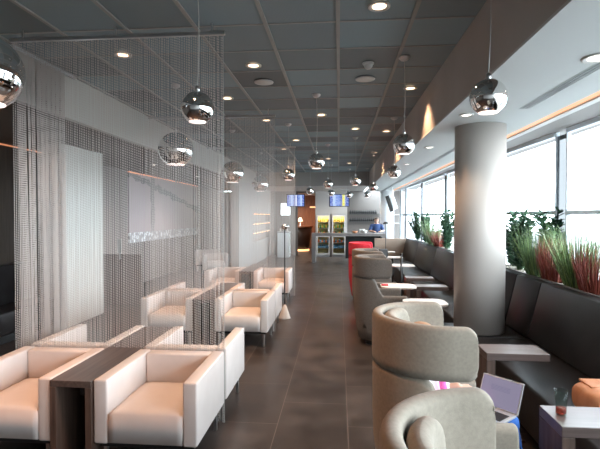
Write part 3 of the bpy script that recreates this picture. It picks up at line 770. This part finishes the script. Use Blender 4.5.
def grassy(x, y, h, sp, n, m, label, grp):
    t = thing('grass_plant', label, 'plant', (x, y, 1.03), 0, grp)
    bm = bmesh.new()
    for i in range(n):
        a = random.uniform(0, 2*PI); q = random.uniform(0, .10); b0 = Vector((q*math.cos(a), q*1.6*math.sin(a), 0)); r = 1.2*sp*random.uniform(.15, 1); hh = h*random.uniform(.55, 1)
        tip = Vector((math.cos(a)*r*.8, math.sin(a)*r, hh)); ph = random.uniform(0, 6)
        s = Vector((math.cos(ph), math.sin(ph), 0)); W = random.uniform(.003, .0062); prev = None
        for k in range(5):
            u = k/4; p = b0*(1-u) + tip*u + Vector((math.cos(a), math.sin(a), 0))*(r*.45*(u*u-u) + .05*math.sin(u*PI)); ww = W*(1-u*.92)
            pr = (bm.verts.new(p-s*ww), bm.verts.new(p+s*ww))
            if prev: bm.faces.new((prev[0], prev[1], pr[1], pr[0]))
            prev = pr
    obj('blades', bm, m, t)
    obj('crown', lathe([(0, .05), (.04, .04), (.06, 0), (0, 0)], 10), M['stem'] if m is M['grass'] else m, t, True)
GG = 'green grass clumps in the window planter'; RG = 'rust red grass clumps in the window planter'
leafy(2.52, 6.75, .86, .36, 14, 'dark leafy plant just right of the beige column, behind the other')
leafy(2.44, 6.30, .80, .36, 14, 'bushy dark leafy plant right beside the beige column')
leafy(2.54, 5.68, .84, .24, 9, 'tall dark leafy plant reaching the window rail, left of the mullion')
grassy(2.37, 5.60, .66, .36, 620, M['grass'], 'green grass clump left of the rust red grass', GG)
grassy(2.37, 5.20, .52, .20, 420, M['redgrass'], 'rust red grass clump between the two large green clumps', RG)
grassy(2.40, 4.76, .64, .36, 700, M['grass'], 'largest green grass clump right of the window mullion', GG)
grassy(2.37, 4.40, .50, .22, 420, M['redgrass'], 'rust red grass clump at the right edge of the picture', RG)
leafy(2.50, 4.15, .58, .26, 8, 'dark leafy plant cut by the right edge of the picture')
leafy(2.36, 13.7, .86, .5, 13, 'farthest dark leafy plant beyond the column')
leafy(2.36, 12.5, .86, .5, 13, 'dark leafy plant left of the pale far grass')
grassy(2.34, 11.5, .76, .50, 520, M['grass'], 'pale green grass clump beyond the column', GG)
grassy(2.33, 10.75, .44, .36, 380, M['redgrass'], 'rust red grass clump beyond the column', RG)
leafy(2.38, 10.15, .88, .45, 13, 'dark leafy plant just left of the beige column, beyond it')
leafy(2.40, 9.3, .80, .4, 9, 'dark leafy plant partly hidden behind the beige column')

# ================================================================ TABLES right
def ctable(label, x, y, wd=.47, dp=.26, z=.70):
    t = thing('sofa_table', label, 'table', (x, y, 0), 0, 'angular walnut tables standing over the sofa seat')
    th = .055
    obj('top', bx(0, wd, 0, dp, z-th, z, .003), M['walnutx'], t)
    obj('side_panel', bx(0, th+.01, 0, dp, 0, z-th-.001, .003), M['walnut'], t)
    obj('foot', bx(th+.011, .30, .02, dp-.02, 0, .02, .003), M['walnut'], t)
    return t
ct = ctable('angular walnut sofa table carrying a glass, nearest the camera', 1.12, 2.35)
for x, y, lb in ((1.14, 3.57, 'angular walnut sofa table before the beige column'), (1.16, 6.85, 'walnut sofa table just beyond the beige column'), (1.15, 7.80, 'walnut sofa table farther beyond the column, behind another')):
    dup(ct, (x, y, 0), 0, lb)
def wtable(label, x, y, L=.52, W=.42, z=.70):
    t = thing('lounge_table', label, 'table', (x, y, 0), 0, 'white topped tables with rounded corners')
    obj('top', poly_prism(rrect(-L/2, L/2, -W/2, W/2, .12), z-.022, z, .004), M['tablewhite'], t)
    obj('post', tube([(0, 0, .012), (0, 0, z-.023)], .022, 14), M['darkgrey'], t, True)
    obj('base', poly_prism(rrect(-.16, .16, -.15, .15, .06), 0, .012), M['darkgrey'], t)
    return t
wt = wtable('white topped table nearest, left of the beige column', 1.06, 5.66)
for x, y, lb in ((.90, 6.95, 'white topped table with a red case on its edge'), (1.36, 9.9, 'small looking white topped table before the tan end panel, nearer one'), (1.38, 11.8, 'white topped table behind the taupe tub chairs'), (1.40, 13.6, 'farthest tiny white topped table near the man')):
    dup(wt, (x, y, 0), 0, lb)
tag(obj('phone_case', bx(-.055, .05, -.035, .035, 0, .02, .006), M['red'], None, True, (.70, 6.93, .7005)), 'red case lying at the edge of a white table', 'phone case')
# reading lamps by the sofa
def reader(label, x, y, h, m):
    t = thing('reading_lamp', label, 'floor lamp', (x, y, 0), 0, 'slim reading lamps by the sofa')
    obj('base', lathe([(0, 0), (.11, 0), (.11, .012), (.012, .02), (0, .02)], 24), m, t, True)
    obj('pole', tube([(0, 0, .02), (0, 0, h)], .011, 8), m, t)
    obj('lamp_head', lathe([(0, h+.05), (.05, h+.04), (.085, h-.01), (.075, h-.015), (0, h)], 18), m, t, True)
reader('slim pale reading lamp with dark head standing near the far windows', 1.30, 12.7, 1.55, M['darkgrey'])
t = thing('table_stand', 'short dark post with a flat top beside the farther white tables', 'stand', (1.13, 8.3, 0))
obj('post', tube([(0, 0, .012), (0, 0, 1.06)], .016, 10), M['black'], t, True); obj('base', lathe([(0, 0), (.12, 0), (.12, .012), (0, .014)], 24), M['black'], t, True)
obj('cap', lathe([(0, 1.06), (.026, 1.06), (.026, 1.075), (0, 1.08)], 14), M['black'], t, True)

# glass on the near table
t = thing('drinking_glass', 'clear glass with a little red drink on the nearest walnut table', 'glass', (1.185, 2.50, .70))
obj('tumbler', lathe([(0, 0), (.026, 0), (.027, .05), (.036, .13), (.0345, .13), (.0255, .052), (.0245, .008), (0, .008)], 28), M['tumbler'], t, True)
obj('drink', lathe([(0, .0085), (.024, .0085), (.0248, .035), (0, .035)], 24), M['drink'], t, True)
# tan bag on the sofa
b = bmesh.new(); bmesh.ops.create_uvsphere(b, u_segments=32, v_segments=20, radius=1)
for v in b.verts:
    s = lambda q, e: math.copysign(abs(q)**e, q)
    v.co = Vector((.19*s(v.co.x, .5), .17*s(v.co.y, .55), .10 + .10*s(v.co.z, .6)))
    v.co += Vector((0, 0, 1))*.012*noise.noise(v.co*14) * (1 if v.co.z > .03 else 0); v.co.z = max(0.0, v.co.z)
t = thing('bag', 'soft tan leather bag lying on the black sofa behind the near table', 'bag', (1.74, 3.04, .462))
obj('body', b, M['tan'], t, True)
obj('strap', tube([(-.12, -.10, .17), (-.15, -.17, .12), (-.10, -.2, .05), (.0, -.19, .03)], .009, 6), M['tan'], t, True)
obj('flap', bx(-.13, .13, -.03, .13, .19, .205, .007, 2), M['tan'], t, True)
# grey bag on the floor
b = bmesh.new(); bmesh.ops.create_uvsphere(b, u_segments=24, v_segments=16, radius=1)
for v in b.verts:
    v.co = Vector((.17*v.co.x, .13*v.co.y, .13+.13*math.copysign(abs(v.co.z)**.7, v.co.z))) + Vector((0, 0, .02*noise.noise(v.co*3))); v.co.z = max(0, v.co.z)
t = thing('backpack', 'dark grey backpack on the floor behind the near walnut table', 'bag', (1.20, 2.90, 0))
obj('body', b, M['darkgrey'], t, True)
obj('strap', tube([(-.1, -.1, .2), (-.05, -.16, .14), (.06, -.15, .08)], .012, 6), M['black'], t, True)
obj('pocket', bx(-.08, .08, -.145, -.10, .05, .15, .015), M['silver'], t, True)

# ================================================================ BAR AND BACK
t = thing('bar_table', 'long dark grey bar table across the end of the aisle', 'table', (-1.03, 16.95, 0))
BW = 2.75
cm = noisy(mat('grey_counter', (.15, .135, .13), .4), (.125, .11, .105), (.18, .16, .15), (3, 3, 3))
obj('top', bx(0, BW, 0, .60, 1.0, 1.11, .006), cm, t)
for x in (0, BW-.14): obj('leg', bx(x, x+.14, 0, .60, 0, .999, .004), cm, t)
obj('rear_panel', bx(1.28, BW-.141, .50, .54, .12, .999), M['black'], t)
def fridge(label, x):
    t = thing('drinks_fridge', label, 'fridge', (x, 19.42, 0), 0, 'lit glass door drinks fridges')
    c = bx(-.29, -.26, 0, .56, 0, 1.86); bx(.26, .29, 0, .56, 0, 1.86, bm=c); bx(-.26, .26, 0, .56, 1.80, 1.86, bm=c); bx(-.26, .26, 0, .56, 0, .12, bm=c); bx(-.26, .26, .53, .56, .12, 1.80, bm=c)
    obj('cabinet', c, M['silver'], t)
    d = bx(-.285, -.235, -.03, -.001, .1, 1.8); bx(.235, .285, -.03, -.001, .1, 1.8, bm=d); bx(-.235, .235, -.03, -.001, 1.74, 1.8, bm=d); bx(-.235, .235, -.03, -.001, .1, .16, bm=d); bx(-.235, .235, -.03, -.001, .86, .92, bm=d)
    dd = obj('door', d, M['softwhite'], t)
    obj('handle', bx(.20, .225, -.06, -.035, .9, 1.3, .004), M['steel'], dd); obj('glass_pane', bx(-.235, .235, -.018, -.012, .92, 1.74, bm=bx(-.235, .235, -.018, -.012, .16, .86)), M['winglass'], dd)
    obj('fridge_light', bx(-.24, .24, .04, .07, 1.74, 1.79), M['fridgeglow'], t)
    obj('back_lining', bx(-.26, .26, .50, .529, .12, 1.80), mat('yellow_lit_lining', (.75, .62, .25), .5), t)
    for z in (.36, .60, .95, 1.22, 1.48): obj('shelf', bx(-.26, .26, .03, .50, z, z+.012), M['steel'], t)
    l = bpy.data.lights.new('fridge_lamp', 'AREA'); l.energy = 5; l.color = (1, .86, .5); l.size = .4; l.size_y = .1; l.shape = 'RECTANGLE'
    o = bpy.data.objects.new('fridge_lamp', l); C.objects.link(o); o.parent = t; o.location = (0, .1, 1.73); o.rotation_euler = (.5, 0, 0)
    return t
f1 = fridge('left drinks fridge with yellow lit shelves under the wall', -.68); f2 = dup(f1, (-.01, 19.42, 0), 0, 'right drinks fridge with yellow lit shelves below the departure screen')
for ch in list(f1.children):
    if ch.type == 'LIGHT': pass
def bottle(r, h):
    return lathe([(0, 0), (r, 0), (r, h*.58), (r*.4, h*.74), (r*.36, h), (0, h)], 12)
proto = {}
def bot(kind, x, y, z, lb, grp):
    r, h, m = {'amber': (.03, .2, 'amber'), 'green': (.03, .2, 'greenb'), 'blue': (.04, .16, 'bluebox'), 'orange': (.04, .15, 'orangepack'), 'dark': (.04, .17, 'black'), 'pale': (.045, .14, 'softwhite')}[kind]
    if kind not in proto: proto[kind] = obj('bottle', bottle(r, h), M[m], None, True)
    else: o = proto[kind].copy(); C.objects.link(o)
    o = proto[kind] if not proto[kind].get('label') else o
    o.location = (x, y, z); tag(o, lb, 'bottle', grp); return o
for fi, fx in enumerate((-.68, -.01)):
    fn = ('left', 'right')[fi]
    for si, (z, ks) in enumerate(((.372, ('blue',)), (.612, ('orange', 'blue')), (.962, ('orange', 'dark', 'green')), (1.232, ('amber', 'green')), (1.492, ('amber',)))):
        sn = ('lowest', 'second lowest', 'middle', 'second highest', 'top')[si]
        for k in range(6):
            kk = ks[k % len(ks)]
            bot(kk, fx-.2+.08*k, 19.52, z, '%s bottle standing on the %s shelf of the %s fridge' % (kk.replace('orange', 'orange capped'), sn, fn), 'drinks on the %s shelf of the %s fridge, %s' % (sn, fn, kk))
# wall shelves with bottles, right of the screen
for zi, z in enumerate((1.50, 1.83)):
    sn = ('lower', 'upper')[zi]
    tag(obj('wall_shelf', bx(-.62, .72, -.14, .0, 0, .03, .003), M['darkgrey'], None, False, (1.05, Y1, z)), '%s dark shelf on the charcoal wall behind the bar' % sn, 'shelf')
    for k in range(14):
        bot('dark', .50+.085*k, 19.93, z+.031, 'dark bottle on the %s shelf of the charcoal wall' % sn, 'dark bottles on the %s wall shelf' % sn)
tag(obj('wall_shelf', bx(0, .23, -.14, 0, 0, .03, .003), M['wallpale'], None, False, (2.225, 18.7, 1.45)), 'lower pale shelf in the dark niche right of the far column', 'shelf')
tag(obj('wall_shelf', bx(0, .23, -.14, 0, 0, .03, .003), M['wallpale'], None, False, (2.225, 18.7, 1.80)), 'upper pale shelf in the dark niche right of the far column', 'shelf')
# departure screens
def tv(label, x, w_, m, bar):
    t = thing('departure_screen', label, 'screen', (x, 17.5, 2.86), 0, 'hanging departure screens')
    obj('housing', bx(-w_/2-.035, w_/2+.035, 0, .07, -.74, -.245, .006), M['black'], t)
    obj('display', bx(-w_/2, w_/2, -.006, -.001, -.715, -.275), m, t)
    for s in ((-.28, .28) if bar else (0,)): obj('hanger', bx(s-.012, s+.012, .02, .045, -.244, 0), M['steel'], t)
    if bar: obj('crossbar', bx(-.40, .40, .018, .047, -.09, -.06), M['steel'], t)
tv('hanging blue departure screen left, beside the reception doorway', -1.69, .66, M['board1'], False)
tv('hanging departure screen with a yellow column above the right fridge', .01, .72, M['board2'], True)
# loudspeaker by the far column
t = thing('loudspeaker', 'tilted black and white loudspeaker fixed near the far column', 'loudspeaker', (1.82, 16.0, 2.30))
b = bmesh.new(); bx(-.14, -.04, -.16, .16, -.38, .20, .01, bm=b)
sp = obj('grille', b, M['black'], t); sp.rotation_euler = (0, -.30, .0)
b = bmesh.new(); bx(-.04, .13, -.14, .14, -.33, .12, .03, bm=b)
sp = obj('housing', b, M['winwhite'], t, True); sp.rotation_euler = (0, -.30, 0)
obj('bracket', tube([(.04, 0, .0), (.04, 0, SZ-2.30)], .015, 8), M['winwhite'], t)
# things on the bar
tag(obj('espresso_cup', lathe([(0, 0), (.05, 0), (.10, .10), (.095, .10), (.045, .01), (0, .01)], 20), M['softwhite'], None, True, (.98, 17.15, 1.11)), 'white bowl on the bar left of the man', 'bowl')
t = thing('card_machine', 'white box shaped machine on the bar beside the man', 'machine', (.88, 17.36, 1.11))
obj('housing', bx(-.11, .11, -.09, .09, 0, .15, .02), M['softwhite'], t, True); obj('spout', bx(-.02, .02, -.12, -.091, .08, .12, .004), M['darkgrey'], t)
tag(obj('bowl', lathe([(0, 0), (.05, 0), (.11, .08), (.105, .08), (.045, .01), (0, .01)], 20), M['tan'], None, True, (.60, 17.2, 1.11)), 'brown bowl on the bar left of the white machine', 'bowl')
tag(obj('newspaper', bx(-.16, .16, -.12, .10, 0, .012), M['softwhite'], None, False, (1.47, 17.10, 1.11)), 'white papers under the hands of the man at the bar', 'papers')
# reception seen through the doorway
t = thing('reception_desk', 'round dark brown reception desk with glowing foot behind the doorway', 'desk', (-1.95, 22.9, 0))
obj('drum', lathe([(0, .08), (.42, .08), (.52, .7), (.58, 1.18), (0, 1.18)], 40), mat('dark_brown_lacquer', (.05, .028, .018), .3), t, True)
obj('top', lathe([(0, 1.18), (.62, 1.18), (.62, 1.25), (0, 1.25)], 40), M['orangewood'], t); obj('foot_light', lathe([(.40, .0), (.44, .0), (.44, .07), (.40, .07)], 40), M['warmled'], t)
t = thing('table_lamp', 'small glowing table lamp on the round reception desk', 'lamp', (-1.95, 22.7, 1.25))
obj('base', lathe([(0, 0), (.08, 0), (.02, .03), (.015, .25), (0, .25)], 16), M['steel'], t, True); obj('lamp_shade', lathe([(.06, .42), (.12, .24), (.0, .24)], 20), M['lampwarm'], t, True)
t = thing('wall_light', 'warm strip light high on the reception side wall', 'wall light', (-1.2, 23.2, 2.2))
obj('strip', bx(-.3, .15, -.02, .02, 0, .04), M['warmled'], t); obj('plate', bx(-.3, .15, .021, .04, -.02, .06), M['steel'], t)
# far window as a glowing sheet for its daylight, glossy white counter below
t = thing('daylit_window', 'bright white glowing sheet for a daylit window on the back wall left of the doorway', 'panel', (-2.38, Y1-.06, 0))
obj('display', bx(-.20, .20, 0, .03, 1.80, 2.32), M['brightwin'], t); obj('panel_frame', bx(-.22, .22, .031, .058, 1.78, 2.34), M['silver'], t)
t = thing('white_counter', 'glossy white service counter left of the doorway', 'counter', (-2.35, 18.9, 0))
obj('body', bx(-.25, .25, 0, .5, 0, 1.05, .01), mat('white_gloss', (.75, .8, .82), .15), t); obj('top', bx(-.28, .28, -.03, .53, 1.051, 1.09, .004), M['silver'], t)
for k, x in enumerate((-2.5, -2.35, -2.2)):
    bot('pale', x, 19.1, 1.091, 'pale jar on the white service counter, %s' % ('left one', 'middle one', 'right one')[k], 'pale jars on the service counter')

# ================================================================ PEOPLE
def blob(bm, c, r, sc=(1, 1, 1), rot=None):
    n = bmesh.new(); bmesh.ops.create_uvsphere(n, u_segments=20, v_segments=14, radius=r)
    Mx = Matrix.Diagonal((*sc, 1))
    if rot: Mx = rot.to_matrix().to_4x4() @ Mx
    for v in n.verts: v.co = (Mx @ v.co) + Vector(c)
    merge(bm, n)
def limb(bm, pts, rads):
    """tapered limb with rounded joints"""
    P, Rr = [], []
    for i in range(len(pts)-1):
        a, b = Vector(pts[i]), Vector(pts[i+1])
        for k in range(5): u = k/5; P.append(a.lerp(b, u)); Rr.append(rads[i]*(1-u)+rads[i+1]*u)
    P.append(Vector(pts[-1])); Rr.append(rads[-1])
    tube(P, Rr, 14, bm)
    for p, r in zip(pts, rads): blob(bm, p, r)
def hand(bm, w_, d, up, k=1.0, curl=.5, side=1):
    """palm at wrist w_, pointing along d, back of hand facing up"""
    d = Vector(d).normalized(); up = Vector(up).normalized(); s = d.cross(up).normalized()*side; w_ = Vector(w_)
    for i in range(4):
        o = (i-1.5)*.020*k; limb(bm, [w_+s*o*.6, w_+d*.085*k+s*o], [.014*k, .0125*k])
        L = (.068, .078, .073, .058)[i]*k; a = w_+d*.085*k+s*o; b = a+d*L*.45-up*L*.12*curl; c = b+d*L*.32-up*L*.30*curl; e = c+d*L*.16-up*L*.32*curl
        limb(bm, [a, b, c, e], [.0095*k, .009*k, .008*k, .007*k])
    a = w_+d*.025*k-s*.024*k; b = a+(d*.7-s*.7)*.038*k; c = b+(d*.95-s*.3)*.032*k; limb(bm, [a, b, c], [.013*k, .011*k, .009*k])
def face(bm, c, f, r=.095):
    """head at c looking along f"""
    f = Vector(f).normalized(); s = f.cross(Vector((0, 0, 1))).normalized(); u = s.cross(f); c = Vector(c)
    R3 = Matrix((s, f, u)).transposed()
    def put(p, rr, sc=(1, 1, 1)):
        n = bmesh.new(); bmesh.ops.create_uvsphere(n, u_segments=20, v_segments=14, radius=rr)
        for v in n.verts: v.co = R3 @ Vector((v.co.x*sc[0]+p[0], v.co.y*sc[1]+p[1], v.co.z*sc[2]+p[2])) + c
        merge(bm, n)
    put((0, -.008, .018), .092, (.84, 1.03, 1.06)); put((0, .018, -.045), .066, (.88, .95, 1.05)); put((0, .045, -.092), .028, (1.1, .8, .8))
    put((0, .098, -.012), .013, (.8, .9, 1.6)); put((0, .108, -.028), .015, (1, .9, .8)); put((0, .086, -.058), .018, (1.3, .5, .5))
    for q in (-1, 1): put((q*.080, -.005, -.012), .022, (.4, .8, 1.3)); put((q*.031, .074, .018), .02, (1.1, .5, .4))
    return R3, c
def remesh(o, vs):
    m = o.modifiers.new('surface', 'REMESH'); m.mode = 'VOXEL'; m.voxel_size = vs; m.use_smooth_shade = True
    m = o.modifiers.new('soften', 'SMOOTH'); m.iterations = 2; m.factor = .5
def facial(parent, R3, c, hair, hm, back=.0):
    b = bmesh.new()
    n = bmesh.new(); bmesh.ops.create_uvsphere(n, u_segments=28, v_segments=20, radius=.1)
    for v in n.verts: v.co = Vector((v.co.x*.90, v.co.y*1.08-.016, v.co.z*1.10+.022))
    kill = [v for v in n.verts if v.co.z < (.052 if v.co.y > .035 else (.0 if v.co.y > -.03 else -.06+hair))]
    bmesh.ops.delete(n, geom=kill, context='VERTS')
    for v in n.verts: v.co = R3 @ (v.co + Vector((0, 0, .004*noise.noise(v.co*60)))) + c
    merge(b, n); h = obj('hair', b, hm, parent, True)
    m = h.modifiers.new('thickness', 'SOLIDIFY'); m.thickness = .008; m.offset = 1
    b = bmesh.new()
    for q in (-1, 1): blob(b, R3 @ Vector((q*.031, .083, .014)) + c, .008)
    obj('eyes', b, M['eye'], parent, True)
    b = bmesh.new(); blob(b, R3 @ Vector((0, .094, -.058)) + c, .014, (1.3, .6, .4)); obj('mouth', b, M['lip'], parent, True)

# man standing behind the bar, leaning on it
def man():
    t = thing('person', 'man in a navy short sleeved shirt leaning on the bar', 'person', (1.46, 17.84, 0))
    bm = bmesh.new()
    limb(bm, [(0, .02, .90), (0, .0, 1.12), (0, -.04, 1.36)], [.15, .14, .15]); limb(bm, [(0, -.05, 1.40), (0, -.09, 1.50)], [.06, .055])
    R3, c = face(bm, (0, -.11, 1.585), (0, -1, -.12))
    for s in (-1, 1):
        limb(bm, [(s*.19, -.05, 1.38), (s*.26, -.12, 1.19), (s*.12, -.345, 1.165)], [.055, .042, .030])
        hand(bm, (s*.12, -.345, 1.165), (-s*.55, -.85, -.10), (0, 0, 1), .92, .4, s)
        limb(bm, [(s*.09, .03, .92), (s*.10, .01, .50), (s*.10, .04, .09)], [.085, .06, .042]); limb(bm, [(s*.10, .05, .045), (s*.11, -.10, .035)], [.042, .034])
    o = obj('body', bm, M['skin'], t, True); remesh(o, .009)
    b = bmesh.new(); limb(b, [(0, .02, .93), (0, .0, 1.12), (0, -.04, 1.34)], [.165, .155, .165]); limb(b, [(-.17, -.05, 1.375), (.17, -.05, 1.375)], [.075, .075])
    for s in (-1, 1): limb(b, [(s*.19, -.05, 1.375), (s*.245, -.105, 1.23)], [.070, .062])
    limb(b, [(0, -.05, 1.40), (0, -.07, 1.44)], [.08, .07])
    o = obj('shirt', b, M['navy'], t, True); remesh(o, .012)
    b = bmesh.new(); limb(b, [(-.05, .03, .92), (.05, .03, .92)], [.155, .155])
    for s in (-1, 1): limb(b, [(s*.09, .03, .90), (s*.10, .01, .50), (s*.10, .04, .12)], [.10, .078, .062])
    o = obj('trousers', b, M['darkgrey'], t, True); remesh(o, .014)
    for s in (-1, 1):
        b = bmesh.new(); limb(b, [(s*.10, .06, .05), (s*.11, -.12, .042)], [.05, .042]); o = obj('shoe', b, M['black'], t, True)
    facial(t, R3, c, .02, M['hairgrey'])
man()
# laptop user slouched in the second tub chair, facing the sofa (+X)
def sitter():
    t = thing('person', 'person in blue trousers slouched in a beige tub chair behind a laptop', 'person', (.555, 2.68, 0))
    bm = bmesh.new()
    limb(bm, [(.0, 0, .56), (-.05, 0, .69), (-.11, 0, .81)], [.125, .115, .12]); limb(bm, [(-.11, 0, .85), (-.10, 0, .92)], [.05, .048])
    R3, c = face(bm, (-.07, 0, .995), (1, 0, -.35))
    for s in (-1, 1):
        limb(bm, [(-.10, s*.15, .80), (.0, s*.20, .645), (.16, s*.10, .725)], [.045, .038, .027])
        hand(bm, (.16, s*.10, .725), (1, -s*.15, -.05), (.05, 0, 1), .88, .4, s)
        limb(bm, [(.02, s*.08, .54), (.38, s*.09, .595), (.45, s*.10, .12)], [.078, .058, .04]); limb(bm, [(.45, s*.10, .05), (.58, s*.11, .04)], [.038, .030])
    o = obj('body', bm, M['skin'], t, True); remesh(o, .008)
    b = bmesh.new(); limb(b, [(.0, 0, .57), (-.05, 0, .69), (-.11, 0, .80)], [.14, .13, .135]); limb(b, [(-.11, -.13, .80), (-.11, .13, .80)], [.06, .06])
    for s in (-1, 1): limb(b, [(-.10, s*.15, .80), (.0, s*.20, .645), (.11, s*.13, .70)], [.058, .05, .04])
    o = obj('shirt', b, M['pinkwhite'], t, True); remesh(o, .010)
    b = bmesh.new(); limb(b, [(.0, -.05, .55), (.0, .05, .55)], [.125, .125])
    for s in (-1, 1): limb(b, [(.02, s*.08, .545), (.38, s*.09, .60), (.445, s*.10, .14)], [.090, .070, .056])
    o = obj('trousers', b, M['blue'], t, True); remesh(o, .010)
    for s in (-1, 1):
        b = bmesh.new(); limb(b, [(.44, s*.10, .055), (.60, s*.115, .045)], [.05, .04]); obj('shoe', b, M['softwhite'], t, True)
    b = bmesh.new(); limb(b, [(-.02, -.07, .91), (.02, -.10, .86), (.03, -.11, .80), (.045, -.10, .74)], [.018, .017, .02, .012]); obj('scarf', b, M['pink'], t, True)
    facial(t, R3, c, -.03, M['hairlt'])
sitter()
# laptop on the knees
t = thing('laptop', 'open laptop with lavender screen on the knees of the seated person', 'laptop', (.82, 2.53, .672), .75)
t.scale = (.70, .70, .75)
obj('keyboard_deck', bx(-.115, .115, -.165, .165, 0, .016, .004), M['silver'], t)
lid = obj('lid', bx(0, .012, -.17, .17, 0, .235, .004), M['silver'], t, False, (.117, 0, .010)); lid.rotation_euler = (0, .45, 0)
sc_ = obj('display', bx(-.003, -.0005, -.158, .158, .014, .224), M['laptopscreen'], lid)
kb = obj('keys', bx(-.09, .05, -.14, .14, .0162, .019), M['black'], t)
